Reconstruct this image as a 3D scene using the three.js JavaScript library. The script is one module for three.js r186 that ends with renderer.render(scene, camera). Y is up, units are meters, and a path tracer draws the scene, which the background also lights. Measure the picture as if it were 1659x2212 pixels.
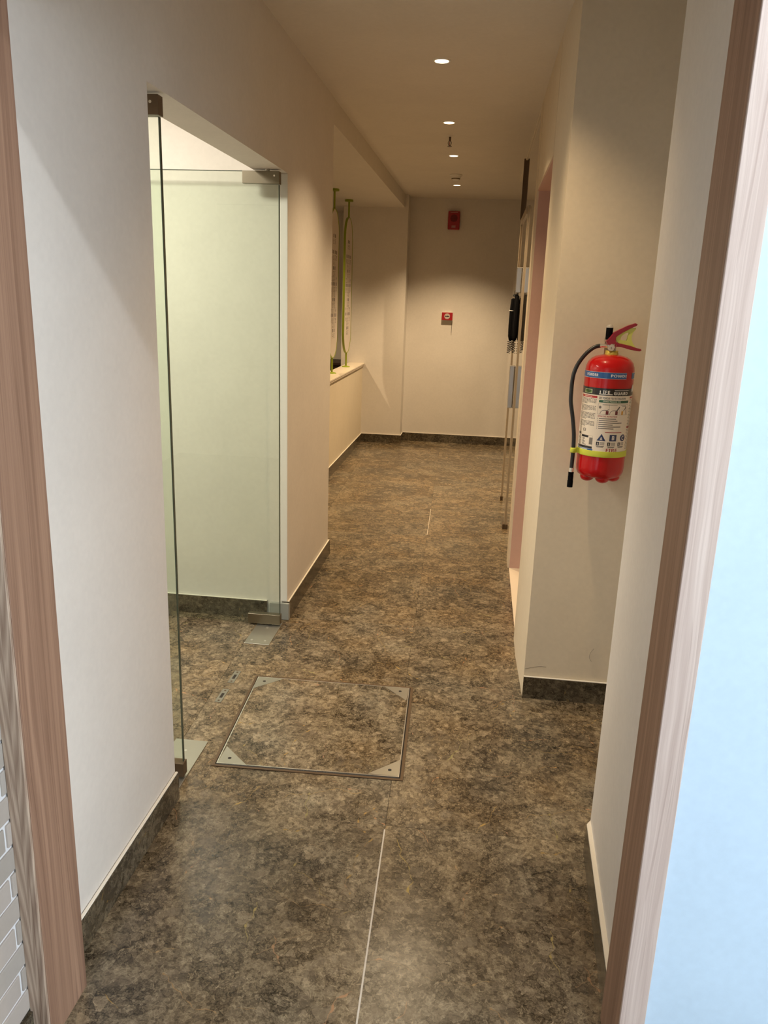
import * as THREE from 'three';
import { RectAreaLightUniformsLib } from 'three/addons/lights/RectAreaLightUniformsLib.js';
import { RoundedBoxGeometry } from 'three/addons/geometries/RoundedBoxGeometry.js';
import { mergeGeometries } from 'three/addons/utils/BufferGeometryUtils.js';

// ------------------------------------------------------------------ camera, sky, exposure
RectAreaLightUniformsLib.init();
const scene = new THREE.Scene();
const renderer = new THREE.WebGLRenderer();
renderer.toneMapping = THREE.LinearToneMapping;
renderer.toneMappingExposure = 1.0;
renderer.shadowMap.enabled = true;
const camera = new THREE.PerspectiveCamera(66.02, 1659 / 2212, 0.05, 60);
camera.position.set(0, 1.6, 0);
camera.rotation.set(THREE.MathUtils.degToRad(-15.189), THREE.MathUtils.degToRad(6.526), THREE.MathUtils.degToRad(1.9735), 'YXZ');
scene.add(camera);
scene.background = new THREE.Color().setRGB(0.82, 0.92, 1.0);   // hazy daylight sky outside the lobby window
scene.backgroundIntensity = 6.2;
const WARM = new THREE.Color().setRGB(1.0, 0.74, 0.44);         // corridor downlights
const COOL = new THREE.Color().setRGB(0.84, 0.93, 1.0);         // lobby downlights
const NEUTRAL = new THREE.Color().setRGB(1.0, 0.935, 0.80);      // light of the side room
const SPOT_POWER = 10.5, LOBBY_POWER = 6, ROOM_POWER = 60;

// ------------------------------------------------------------------ helpers
function rng(seed) { let a = seed >>> 0; return () => { a = (a + 0x6d2b79f5) >>> 0; let t = a; t = Math.imul(t ^ (t >>> 15), t | 1); t ^= t + Math.imul(t ^ (t >>> 7), t | 61); return ((t ^ (t >>> 14)) >>> 0) / 4294967296; }; }
const used = {};
function numbered(n) { const k = used[n] = (used[n] ?? -1) + 1; return k ? n + '_' + String(k).padStart(3, '0') : n; }
function shade(o) { o.traverse((m) => { if (m.isMesh) { m.castShadow = true; m.receiveShadow = true; } }); return o; }
function obj(name, geometry, material, parent) {
  const m = new THREE.Mesh(geometry, material);
  m.castShadow = m.receiveShadow = true;
  m.name = parent ? name : numbered(name);
  (parent ?? scene).add(m);
  return m;
}
function thing(name, label, category, [x, y, z] = [0, 0, 0], group) {
  const o = new THREE.Group(); o.name = numbered(name); o.position.set(x, y, z); scene.add(o);
  o.userData = { label, category }; if (group) o.userData.group = group;
  return o;
}
function setting(name, label, category) {
  const o = new THREE.Group(); o.name = name; scene.add(o);
  o.userData = { kind: 'structure', label, category };
  return o;
}
function structure(o, label, category) { o.userData = { kind: 'structure', label, category }; return o; }
function metric(g) {             // uv in metres from position and the way a face points
  const p = g.attributes.position, n = g.attributes.normal, uv = new Float32Array(p.count * 2);
  for (let i = 0; i < p.count; i++) {
    const ax = Math.abs(n.getX(i)), ay = Math.abs(n.getY(i)), az = Math.abs(n.getZ(i));
    if (ay >= ax && ay >= az) { uv[2 * i] = p.getX(i); uv[2 * i + 1] = p.getZ(i); }
    else if (ax >= az) { uv[2 * i] = p.getZ(i); uv[2 * i + 1] = p.getY(i); }
    else { uv[2 * i] = p.getX(i); uv[2 * i + 1] = p.getY(i); }
  }
  g.setAttribute('uv', new THREE.BufferAttribute(uv, 2));
  return g;
}
function bx(x0, x1, y0, y1, z0, z1) {
  const g = new THREE.BoxGeometry(Math.abs(x1 - x0), Math.abs(y1 - y0), Math.abs(z1 - z0));
  g.translate((x0 + x1) / 2, (y0 + y1) / 2, (z0 + z1) / 2);
  return metric(g);
}
function rbx(x0, x1, y0, y1, z0, z1, r = 0.002, seg = 2) {
  const g = new RoundedBoxGeometry(Math.abs(x1 - x0), Math.abs(y1 - y0), Math.abs(z1 - z0), seg, r);
  g.translate((x0 + x1) / 2, (y0 + y1) / 2, (z0 + z1) / 2);
  return metric(g);
}
function plan(points, y0, y1) {  // vertical prism over a floor-plan polygon [x, z]
  const s = new THREE.Shape(points.map(([x, z]) => new THREE.Vector2(x, -z)));
  const g = new THREE.ExtrudeGeometry(s, { depth: y1 - y0, bevelEnabled: false });
  g.rotateX(-Math.PI / 2); g.translate(0, y0, 0);
  return metric(g);
}
function cyl(r, h, [x, y, z], axis = 'y', r2 = r, seg = 32) {
  const g = new THREE.CylinderGeometry(r2, r, h, seg);
  if (axis === 'x') g.rotateZ(-Math.PI / 2); if (axis === 'z') g.rotateX(Math.PI / 2);
  g.translate(x, y, z);
  return g;
}
function tube(points, r, seg = 48, rad = 12) { return new THREE.TubeGeometry(new THREE.CatmullRomCurve3(points.map((p) => new THREE.Vector3(...p))), seg, r, rad, false); }
function merge(list) { return mergeGeometries(list.map((g) => { const c = g.index ? g.toNonIndexed() : g; for (const k of Object.keys(c.attributes)) if (!['position', 'normal', 'uv'].includes(k)) c.deleteAttribute(k); return c; })); }
const lin = (r, g, b) => new THREE.Color().setRGB(r, g, b);

// ------------------------------------------------------------------ textures
const TABLE = new Float32Array(65536); { const r = rng(77); for (let i = 0; i < 65536; i++) TABLE[i] = r(); }
const hash = (x, y, s) => TABLE[(Math.imul(x, 1619) + Math.imul(y, 31337) + Math.imul(s, 6971)) & 65535];
function vnoise(x, y, period, s, periodY = period) {
  const fx = Math.floor(x), fy = Math.floor(y);
  let u = x - fx, v = y - fy; u = u * u * (3 - 2 * u); v = v * v * (3 - 2 * v);
  const x0 = ((fx % period) + period) % period, y0 = ((fy % periodY) + periodY) % periodY, x1 = (x0 + 1) % period, y1 = (y0 + 1) % periodY;
  const a = hash(x0, y0, s), b = hash(x1, y0, s), c = hash(x0, y1, s), d = hash(x1, y1, s);
  return a + (b - a) * u + (c - a + (a - b - c + d) * u) * v;
}
function fbm(x, y, period, s, oct) { let a = 0.5, t = 0, n = 0; for (let i = 0; i < oct; i++) { t += a * vnoise(x, y, period, s + i * 13); n += a; x *= 2; y *= 2; period *= 2; a *= 0.5; } return t / n; }
function dataTexture(data, w, h, srgb = true) {
  const t = new THREE.DataTexture(data, w, h, THREE.RGBAFormat);
  t.wrapS = t.wrapT = THREE.RepeatWrapping; t.magFilter = THREE.LinearFilter; t.minFilter = THREE.LinearMipmapLinearFilter; t.generateMipmaps = true; t.anisotropy = 8;
  if (srgb) t.colorSpace = THREE.SRGBColorSpace; t.needsUpdate = true;
  return t;
}
const clamp = (x, a = 0, b = 1) => Math.min(b, Math.max(a, x)), smooth = (a, b, x) => { const t = clamp((x - a) / (b - a)); return t * t * (3 - 2 * t); };

// brown breccia marble: rounded fragments, thousands of short curved flecks, tan calcite veins. One repeat is 1.58 m.
function marbleTexture(N = 2048) {
  const img = new Float32Array(N * N * 3), r = rng(4242), mask = N - 1, out = [0, 0, 0];
  const cell = (x, y, P, s) => {
    const ix = Math.floor(x), iy = Math.floor(y); let f1 = 9, f2 = 9, id = 0;
    for (let j = -1; j <= 1; j++) for (let i = -1; i <= 1; i++) {
      const cx = ix + i, cy = iy + j, hx = ((cx % P) + P) % P, hy = ((cy % P) + P) % P, dx = cx + hash(hx, hy, s) - x, dy = cy + hash(hx, hy, s + 1) - y, d = dx * dx + dy * dy;
      if (d < f1) { f2 = f1; f1 = d; id = hash(hx, hy, s + 2); } else if (d < f2) f2 = d;
    }
    out[0] = Math.sqrt(f1); out[1] = Math.sqrt(f2); out[2] = id;
  };
  for (let py = 0; py < N; py++) for (let px = 0; px < N; px++) {
    const x = px / N, y = py / N, wx = vnoise(x * 12, y * 12, 12, 3) - 0.5, wy = vnoise(x * 12, y * 12, 12, 9) - 0.5;
    let v = 0.20 * (fbm(x * 5 + 0.5 * wx, y * 5 + 0.5 * wy, 5, 31, 3) - 0.5) + 0.11 * (fbm(x * 26 + wx, y * 26 + wy, 26, 41, 3) - 0.5) + 0.22 * (fbm(x * 130 + 2 * wx, y * 130 + 2 * wy, 130, 51, 3) - 0.5) + 0.07 * (hash(px, py, 5) - 0.5);
    const jx = 0.5 * (vnoise(x * 340, y * 340, 340, 13) - 0.5), jy = 0.5 * (vnoise(x * 340, y * 340, 340, 17) - 0.5);
    cell(x * 70 + wx * 2 + jx * 0.6, y * 70 + wy * 2 + jy * 0.6, 70, 211); const e1 = out[1] - out[0]; v += 0.15 * (out[2] - 0.5);
    cell(x * 190 + wx * 3 + jx, y * 190 + wy * 3 + jy, 190, 231); v += 0.19 * (out[2] - 0.5);
    const m = vnoise(x * 24, y * 24, 24, 241), e2 = out[1] - out[0];
    if (e1 < 0.08) v -= 0.16 * smooth(0.5, 0.62, m); 
    if (e2 < 0.16) v += m > 0.5 ? -0.12 : 0.09;
    const tint = vnoise(x * 9, y * 9, 9, 111) - 0.5, k = (py * N + px) * 3;
    img[k] = 114 + 215 * v + tint * 9; img[k + 1] = 100 + 200 * v; img[k + 2] = 79 + 172 * v - tint * 10;
  }
  const blend = (x, y, c, a) => { const k = ((y & mask) * N + (x & mask)) * 3; img[k] += (c[0] - img[k]) * a; img[k + 1] += (c[1] - img[k + 1]) * a; img[k + 2] += (c[2] - img[k + 2]) * a; };
  const tone = (t) => [40 + 145 * t, 33 + 132 * t, 26 + 110 * t];
  for (let n = 0; n < 3600; n++) {                                  // rounded fragments with a thin darker rim
    const cx = r() * N, cy = r() * N, s = 4 + 28 * r() ** 2.2, e = 0.4 + 0.6 * r(), t = r() * Math.PI, ca = Math.cos(t), sa = Math.sin(t), c = tone(0.2 + 0.8 * r()), a = 0.16 + 0.36 * r(), ph = r() * 6.3, R = Math.ceil(s * 1.3);
    for (let y = -R; y <= R; y++) for (let x = -R; x <= R; x++) {
      const u = (x * ca + y * sa) / s, v = (-x * sa + y * ca) / (s * e), an = Math.atan2(v, u), d = Math.sqrt(u * u + v * v) / (1 + 0.18 * Math.sin(3 * an + ph));
      if (d < 1.12) { blend(Math.round(cx + x), Math.round(cy + y), c, a * (1 - smooth(0.9, 1.0, d))); const rim = Math.max(0, 1 - Math.abs(d - 1) * s / 1.3); if (rim > 0) blend(Math.round(cx + x), Math.round(cy + y), [48, 39, 31], rim * 0.22); }
    }
  }
  const dab = (x, y, w, c, a) => { const R = Math.ceil(w + 0.6); for (let j = -R; j <= R; j++) for (let i = -R; i <= R; i++) { const X = Math.round(x) + i, Y = Math.round(y) + j, d = Math.hypot(X - x, Y - y); const k = clamp(w + 0.5 - d); if (k > 0) blend(X, Y, c, a * k); } };
  const stroke = (n, tones, lo, hi, wide, alpha, seed) => {
    for (let q = 0; q < n; q++) {
      let x = r() * N, y = r() * N; const len = lo + (hi - lo) * r() ** 2, curl = (r() - 0.5) * 0.12, w = wide * (0.35 + 0.65 * r()), c = tones(), a = alpha * (0.35 + 0.65 * r());
      if (vnoise(x / N * 22, y / N * 22, 22, seed) < 0.30 + 0.4 * r()) continue;
      let t = r() * Math.PI * 2;
      for (let i = 0; i < len; i++) { dab(x, y, w * Math.sin(Math.PI * (i + 1) / (len + 2)) * 0.9 + 0.1, c, a * 0.6); x += Math.cos(t); y += Math.sin(t); t += curl + (r() - 0.5) * 0.22; }
    }
  };
  stroke(19000, () => tone(0.0 + 0.1 * r()), 3, 24, 1.5, 0.6, 61);
  stroke(26000, () => { const k = r(); return [150 + 52 * k, 134 + 47 * k, 105 + 42 * k]; }, 3, 30, 1.6, 0.65, 71);
  stroke(2200, () => [184, 166, 138], 4, 20, 2.0, 0.6, 81);
  for (let q = 0; q < 90; q++) {                                    // calcite veins, here and there swelling into tan patches
    let x = r() * N, y = r() * N, t = r() * Math.PI * 2; const len = 60 + 330 * r() ** 1.6, w = 0.5 + 1.3 * r(), c = [150 + 26 * r(), 120 + 24 * r(), 78 + 24 * r()], home = t;
    for (let i = 0; i < len; i++) { const sw = vnoise(i / 17, q, 256, 91); dab(x, y, w * (0.3 + sw) + (sw > 0.88 ? 2.6 : 0), c, 0.5); x += Math.cos(t); y += Math.sin(t); t += (r() - 0.5) * 0.5 + (home - t) * 0.05; }
  }
  const data = new Uint8Array(N * N * 4);
  for (let i = 0; i < N * N; i++) { for (let c = 0; c < 3; c++) data[i * 4 + c] = clamp(img[i * 3 + c], 0, 255); data[i * 4 + 3] = 255; }
  return dataTexture(data, N, N);
}
// vertical wood grain, u across the board, v along it. One repeat is WIDE by LONG metres.
function woodTexture(dark, light, seed, cathedral, W = 512, H = 1024) {
  const data = new Uint8Array(W * H * 4);
  for (let py = 0; py < H; py++) for (let px = 0; px < W; px++) {
    const x = px / W, y = py / H;
    const bend = (fbm(x * 3, y * 3, 3, seed, 3) - 0.5);
    let ring;
    if (cathedral) { const cx = x - 0.5 + 0.2 * (vnoise(0.5, y * 5, 8, seed + 3, 5) - 0.5), f = y * 16 + 1.9 * Math.sqrt(cx * cx + 0.006) * (1.4 + vnoise(1.5, y * 3, 8, seed + 6, 3)) + bend * 1.6; ring = Math.abs((f - Math.floor(f)) * 2 - 1); } 
    else { const f = x * 17 + bend * 5; ring = vnoise(f * 2, y * 3, 64, seed + 9, 3); }
    const fine = vnoise(x * 150 + bend * 10, y * 10, 150, seed + 11, 10), fibre = vnoise(x * 60 + bend * 8, y * 5, 60, seed + 15, 5), broad = vnoise(x * 5 + bend * 2, y * 2, 5, seed + 19, 2);
    const streak = smooth(0.78, 0.92, vnoise(x * 26 + bend * 6, y * 7, 26, seed + 23, 7)) ;
    const t = clamp((cathedral ? 0.46 : 0.42) * ring + 0.2 * fine + (cathedral ? 0.1 : 0.2) * fibre + (cathedral ? 0.2 : 0.32) * broad - 0.05 - 0.28 * streak), k = (py * W + px) * 4;
    for (let c = 0; c < 3; c++) data[k + c] = clamp(dark[c] + (light[c] - dark[c]) * t, 0, 255);
    data[k + 3] = 255;
  }
  return dataTexture(data, W, H);
}
// faint roller stipple and patchy emulsion on plaster. One repeat is 1.2 m.
function plasterTexture(N = 512) {
  const data = new Uint8Array(N * N * 4);
  for (let py = 0; py < N; py++) for (let px = 0; px < N; px++) {
    const x = px / N, y = py / N, k = (py * N + px) * 4, a = fbm(x * 6, y * 6, 6, 201, 4) - 0.5, b = fbm(x * 90, y * 90, 90, 221, 3) - 0.5;
    for (let c = 0; c < 3; c++) data[k + c] = clamp(246 + a * 9 + b * 7, 0, 255);
    data[k + 3] = 255;
  }
  return dataTexture(data, N, N);
}
function repeated(t, sx, sy, ox = 0, oy = 0) { const c = t.clone(); c.repeat.set(sx, sy); c.offset.set(ox, oy); c.needsUpdate = true; return c; }

const marbleMap = marbleTexture();
const marbleMetre = repeated(marbleMap, 1 / 1.58, 1 / 1.58);
const plasterM = repeated(plasterTexture(), 1 / 1.2, 1 / 1.2);
const std = (o) => new THREE.MeshStandardMaterial(o), phys = (o) => new THREE.MeshPhysicalMaterial(o);
const paint = (r, g, b) => std({ color: lin(r, g, b), map: plasterM, roughness: 0.62 });
const M = {
  wall: paint(0.80, 0.75, 0.69),
  creamWall: paint(0.80, 0.70, 0.54),
  ceiling: paint(0.78, 0.73, 0.66),
  paleBlue: paint(0.62, 0.79, 0.96),
  tan: paint(0.34, 0.26, 0.19),
  pink: paint(0.62, 0.41, 0.35),
  bead: std({ color: lin(0.82, 0.76, 0.66), roughness: 0.6 }),
  marble: phys({ map: marbleMap, color: lin(0.86, 0.86, 0.86), roughness: 0.26 }),
  marbleLid: phys({ map: marbleMetre, color: lin(0.9, 0.9, 0.9), roughness: 0.22 }),
  skirting: phys({ map: marbleMetre, color: lin(0.46, 0.48, 0.5), roughness: 0.22 }),
  bed: std({ color: lin(0.07, 0.052, 0.037), roughness: 0.9 }),
  grout: std({ color: lin(0.62, 0.55, 0.46), roughness: 0.9 }),
  groutTan: std({ color: lin(0.24, 0.18, 0.115), roughness: 0.9 }),
  cream: phys({ color: lin(0.78, 0.68, 0.54), roughness: 0.3 }),
  steel: std({ color: lin(0.5, 0.485, 0.43), metalness: 0.85, roughness: 0.3 }),
  dullSteel: std({ color: lin(0.40, 0.385, 0.34), metalness: 0.85, roughness: 0.35 }),
  brightSteel: std({ color: lin(0.88, 0.86, 0.8), metalness: 0.85, roughness: 0.2 }),
  darkGap: std({ color: lin(0.02, 0.016, 0.012), roughness: 0.8 }),
  bronze: std({ color: lin(0.13, 0.085, 0.05), metalness: 0.5, roughness: 0.4 }),
  fitting: std({ color: lin(0.24, 0.21, 0.155), metalness: 1, roughness: 0.33 }),
  glass: phys({ color: lin(0.955, 0.985, 0.955), transmission: 1, thickness: 0, roughness: 0, ior: 1.5 }),
  glassEdge: phys({ color: lin(0.05, 0.07, 0.05), roughness: 0.15 }),
  gloss: phys({ color: lin(0.40, 0.32, 0.22), roughness: 0.05, clearcoat: 1, clearcoatRoughness: 0.03 }),
  glossFrame: phys({ color: lin(0.46, 0.38, 0.28), roughness: 0.2 }),
  alu: std({ color: lin(0.62, 0.66, 0.72), metalness: 0.9, roughness: 0.35 }),
  black: phys({ color: lin(0.004, 0.004, 0.005), roughness: 0.95, specularIntensity: 0.25 }),
  blackShine: std({ color: lin(0.02, 0.02, 0.022), roughness: 0.3 }),
  white: std({ color: lin(0.8, 0.78, 0.74), roughness: 0.5 }),
  brownDark: std({ color: lin(0.035, 0.016, 0.01), roughness: 0.5 }),
  red: phys({ color: lin(0.50, 0.004, 0.006), roughness: 0.3, specularIntensity: 0.3, clearcoat: 0.7, clearcoatRoughness: 0.05 }),
  maroon: phys({ color: lin(0.30, 0.012, 0.035), roughness: 0.4, clearcoat: 0.4 }),
  alarmRed: phys({ color: lin(0.36, 0.012, 0.02), roughness: 0.35 }),
  lime: std({ color: lin(0.62, 0.66, 0.06), roughness: 0.5 }),
  limeGuard: phys({ color: lin(0.66, 0.68, 0.16), roughness: 0.45 }),
  brassYellow: std({ color: lin(0.66, 0.5, 0.1), metalness: 0.5, roughness: 0.4 }),
  green: std({ color: lin(0.26, 0.32, 0.012), roughness: 0.45 }),
  brick: [[0.44, 0.385, 0.335], [0.40, 0.355, 0.31], [0.48, 0.42, 0.37], [0.43, 0.385, 0.34]].map(([r, g, b]) => std({ color: lin(r, g, b), map: plasterM, roughness: 0.9 })),
  mortar: std({ color: lin(0.72, 0.72, 0.73), roughness: 0.9 }),
};
const woodLining = std({ map: repeated(woodTexture([122, 92, 75], [182, 147, 123], 301, false, 512, 2048), 1 / 0.16, 1 / 2.4), roughness: 0.5 });
const woodFace = std({ map: repeated(woodTexture([132, 108, 92], [222, 204, 184], 341, true, 256, 2048), 1 / 0.0449, 1 / 2.2), roughness: 0.5 });
const woodFaceStraight = std({ map: repeated(woodTexture([182, 160, 150], [228, 212, 203], 371, false), 1 / 0.12, 1 / 1.2), roughness: 0.5 });

// ------------------------------------------------------------------ the shell (metres; corridor runs to -z)
const CEIL = 2.66, LOBBY = 2.75, HEAD = 2.117;
// floor of 0.79 m marble tiles laid 1.66 degrees askew to the walls
const floor = setting('floor', 'polished brown breccia marble floor of large square tiles', 'floor');
{
  const lay = new THREE.Group(); lay.name = 'tile_field'; lay.position.set(-0.205, 0, -2.125); lay.rotation.y = 0.0289; lay.updateMatrixWorld();
  const T = 0.79, r = rng(5), turn = lay.matrixWorld, variants = [];
  for (let q = 0; q < 8; q++) {
    const g = new THREE.BoxGeometry(T - 0.0012, 0.012, T - 0.0012), uv = g.attributes.uv, p = g.attributes.position;
    for (let i = 0; i < uv.count; i++) { let a = p.getX(i) / T, b = p.getZ(i) / T; if (q & 4) { const c = a; a = -b; b = c; } uv.setXY(i, 0.25 + 0.5 * (q & 1) + a * 0.5, 0.25 + 0.5 * ((q >> 1) & 1) + b * 0.5); }
    variants.push(g);
  }
  for (let j = -6; j <= 9; j++) for (let i = -5; i <= 4; i++) {
    if (j >= 1 && i > 2) continue;
    const m = obj('floor_tile', variants[Math.floor(r() * 8)], M.marble, floor);
    m.applyMatrix4(new THREE.Matrix4().multiplyMatrices(turn, new THREE.Matrix4().makeTranslation((i + 0.5) * T, -0.006, -(j + 0.5) * T)));
  }
  const strip = (x0, x1, z0, z1, mat = M.grout) => { const m = obj('grout_line', bx(x0, x1, -0.01, 0.0003, z0, z1), mat, floor); m.applyMatrix4(turn); };
  strip(-0.79, 0.0, -0.0005, 0.0005, M.groutTan); strip(-0.0022, 0.0022, 0.02, 1.4); strip(-0.0016, 0.0016, -3.92, -3.2);
  obj('screed', bx(-4.2, 3.3, -0.1, -0.008, -9.7, 3.1), M.bed, floor);
}
const shell = (name, geometry, material, label) => structure(obj(name, geometry, material), label, 'wall');
const WL = -0.898;
shell('wall_left', bx(-1.03, WL, 0, CEIL, -2.15, -1.27), M.wall, 'off-white plaster wall between wooden frame and glass door');
shell('wall_left_lintel', bx(-1.03, WL, HEAD, CEIL, -3.66, -2.15), M.wall, 'plaster lintel above the glass double door');
shell('wall_left_middle', bx(-3.0, WL, 0, CEIL, -4.737, -3.66), M.wall, 'off-white plaster wall past the glass door');
shell('wall_left_low', bx(-1.46, -1.315, 0, 0.862, -8.866, -4.737), M.creamWall, 'low cream parapet wall carrying two hanging panels');
shell('wall_far_pier', bx(-1.56, -0.863, 0, CEIL, -9.7, -8.866), M.wall, 'shallow pier left of the far wall');
shell('wall_far', bx(-0.87, 2.2, 0, CEIL, -9.3, -9.095), M.wall, 'far end wall with red alarm devices');
shell('wall_far_left', bx(-4.1, -1.5, 0, CEIL, -9.7, -9.5), M.wall, 'back wall of the space behind the parapet');
shell('wall_outer_left', bx(-4.2, -4.0, 0, CEIL, -9.7, -4.737), M.wall, 'side wall of the space behind the parapet');
shell('wall_room_back', bx(-3.1, -3.0, 0, CEIL, -4.737, 0.6), M.wall, 'back wall of the room behind the glass door');
shell('wall_left_end', bx(-4.2, -3.0, 0, CEIL, -4.84, -4.737), M.wall, 'end wall of the space behind the parapet');
shell('wall_room_near', bx(-3.0, -1.03, 0, CEIL, 0.5, 0.6), M.wall, 'near wall of the room behind the glass door');
shell('wall_right_front', plan([[0.394, -1.385], [0.394, -1.5], [0.417, -2.12], [2.3, -2.12], [2.3, -1.385]], 0, LOBBY), M.wall, 'white wall beside the right wooden jamb');
shell('wall_lobby_front', bx(0.401, 2.3, 0, LOBBY, -1.385, -1.3665), M.paleBlue, 'pale blue wall right of the wooden frame');
shell('wall_right_niche', bx(0.95, 1.05, 0, CEIL, -3.057, -2.12), M.wall, 'side wall of the niche with the extinguisher');
shell('wall_right_extinguisher', plan([[0.262, -3.057], [0.248, -3.45], [0.248, -3.65], [1.3, -3.65], [1.3, -3.057]], 0, CEIL), M.creamWall, 'cream wall carrying the red fire extinguisher');
{ const w = scene.getObjectByName('wall_right_extinguisher');
  obj('hairline_crack', tube([[0.264, 0.128, -3.057], [0.29, 0.135, -3.057], [0.325, 0.144, -3.057], [0.35, 0.143, -3.057]], 0.0006, 20, 5), M.bronze, w);
  obj('hairline_crack', tube([[0.53, 0.185, -3.057], [0.521, 0.2, -3.057], [0.522, 0.22, -3.057], [0.534, 0.243, -3.057]], 0.0004, 20, 5), M.bronze, w); }
shell('wall_right_lintel', bx(0.247, 0.40, 2.203, CEIL, -4.72, -3.65), M.creamWall, 'cream lintel over the pink alcove');
shell('wall_right_pier', bx(0.246, 1.3, 0, CEIL, -4.88, -4.725), M.creamWall, 'cream pier beside the pink alcove');
shell('wall_alcove', merge([bx(0.258, 1.3, 0, 2.2, -4.725, -4.715), bx(1.25, 1.3, 0, 2.2, -4.72, -3.65), bx(0.252, 1.3, 2.195, 2.2025, -4.714, -3.651)]), M.pink, 'dusty pink walls and soffit of the doorway alcove');
structure(obj('floor_alcove', bx(0.256, 1.25, 0.0, 0.004, -4.72, -3.65), M.cream), 'pale cream tiled floor of the pink alcove', 'floor');
shell('wall_right_partition', bx(0.252, 0.34, 0, CEIL, -7.7, -4.88), M.gloss, 'glossy beige full-height partition reflecting the corridor');
shell('wall_right_lobby', bx(2.1, 2.2, 0, CEIL, -9.1, -4.88), M.wall, 'side wall beyond the glossy partition');
shell('wall_right_hidden', bx(1.3, 1.4, 0, CEIL, -4.88, -3.057), M.wall, 'rear wall behind the alcove');
shell('wall_right_back', bx(0.34, 2.2, 0, CEIL, -4.98, -4.88), M.wall, 'rear wall behind the glossy partition');
structure(obj('ceiling', bx(-4.2, 2.3, CEIL, CEIL + 0.12, -9.7, -1.27), M.ceiling), 'plain painted corridor ceiling with round downlights', 'ceiling');
structure(obj('ceiling_soffit', bx(-4.1, -0.9, 2.53, CEIL + 0.02, -9.6, -4.737), M.ceiling), 'dropped ceiling strip over the parapet', 'ceiling');
structure(obj('ceiling_room', bx(-3.1, -0.9, CEIL, CEIL + 0.12, -1.27, 0.6), M.ceiling), 'ceiling of the room behind the glass door', 'ceiling');
structure(obj('ceiling_lobby', bx(-1.1, 2.4, LOBBY, LOBBY + 0.1, -1.5, 3.1), M.ceiling), 'lobby ceiling', 'ceiling');
shell('wall_lobby_header', bx(-1.03, 0.6, 2.16, LOBBY, -1.5, -1.27), M.wall, 'plaster above the wooden door frame');
shell('wall_lobby_back', bx(-1.03, 2.3, 0, LOBBY, 3.0, 3.1), M.tan, 'rear wall of the lobby');
shell('wall_lobby_right', merge([bx(2.2, 2.3, 0, LOBBY, -1.37, -1.15), bx(2.2, 2.3, 0, LOBBY, 1.6, 3.0), bx(2.2, 2.3, 2.45, LOBBY, -1.15, 1.6), bx(2.2, 2.3, 0, 0.1, -1.15, 1.6)]), M.tan, 'right wall of the lobby around the large window');
{
  const w = setting('window_1', 'large lobby window opening to the sky', 'window');
  for (const z of [-1.15, -0.25, 0.65, 1.55]) obj('mullion', bx(2.22, 2.28, 0.1, 2.45, z, z + 0.05), M.alu, w);
  for (const y of [0.1, 2.4]) obj('rail', bx(2.22, 2.28, y, y + 0.05, -1.15, 1.6), M.alu, w);
}
// brick wall left of the frame
{
  const w = setting('wall_left_brick', 'grey-beige brick wall with pale mortar left of wooden frame', 'wall');
  obj('mortar_bed', bx(-1.03, -0.8785, 0, LOBBY, -1.272, 3.0), M.mortar, w);
  const PITCH = 0.0592, r = rng(31), H = 0.0512, geo = {};
  for (let c = 0; c < 45; c++) {
    const y = 0.098 + c * PITCH; let z = -1.268, n = 0;
    let len = (c % 2 ? 0.025 : 0.125);
    while (z < -0.35) {
      const L = Math.min(len, 0.2), k = L.toFixed(3);
      geo[k] ??= metric(new RoundedBoxGeometry(0.012, H, L - 0.0085, 1, 0.002));
      const b = obj('brick', geo[k], M.brick[Math.floor(r() * 4)], w);
      b.position.set(-0.8815 + r() * 0.0016, y + H / 2, z + L / 2);
      z += len; len = 0.2; n++;
    }
  }
}
// stone baseboards: dark marble strip and a cream paint bead along its top
function baseboard(name, runs, label) {
  const g = setting(name, label, 'baseboard');
  for (const [x0, x1, z0, z1] of runs) {
    obj('stone_strip', bx(x0, x1, 0, 0.094, z0, z1), M.skirting, g);
    const dx = Math.abs(x1 - x0) < 0.03, e = 0.0015;
    obj('paint_bead', rbx(x0 + (dx ? e : 0), x1 - (dx ? e : 0), 0.094, 0.0985, z0 + (dx ? 0 : e), z1 - (dx ? 0 : e), 0.002, 1), M.bead, g);
  }
}
baseboard('baseboard_left', [[WL, -0.886, -2.15, -1.42]], 'dark marble baseboard under the near left wall');
baseboard('baseboard_left_middle', [[WL, -0.886, -4.749, -3.672], [-0.925, -0.886, -3.672, -3.66], [-3.0, -1.0, -3.66, -3.648], [-1.31, -0.886, -4.749, -4.737]], 'dark marble baseboard around the wall past the glass door');
baseboard('baseboard_left_low', [[-1.315, -1.303, -8.866, -4.749]], 'dark marble baseboard under the parapet');
baseboard('baseboard_far', [[-1.303, -0.851, -8.866, -8.854], [-0.863, -0.851, -9.083, -8.866], [-0.851, 2.1, -9.095, -9.083]], 'dark marble baseboard along the far wall and pier');
baseboard('baseboard_right_extinguisher', [[0.262, 0.95, -3.057, -3.045]], 'dark marble baseboard below the fire extinguisher');
{
  const g = setting('baseboard_right', 'dark marble baseboard under the right wall by the jamb', 'baseboard');
  const s = obj('stone_strip', plan([[0.380, -1.518], [0.4025, -2.1], [0.417, -2.12], [0.395, -1.518]], 0, 0.094), M.skirting, g);
  const b = obj('paint_bead', plan([[0.3815, -1.518], [0.404, -2.1], [0.417, -2.12], [0.395, -1.518]], 0.094, 0.099), M.bead, g);
}
{ const g = setting('baseboard_lobby', 'dark baseboard under the brick wall', 'baseboard'); obj('stone_strip', bx(-0.88, -0.868, 0, 0.092, -1.262, 3.0), M.skirting, g); }
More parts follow.
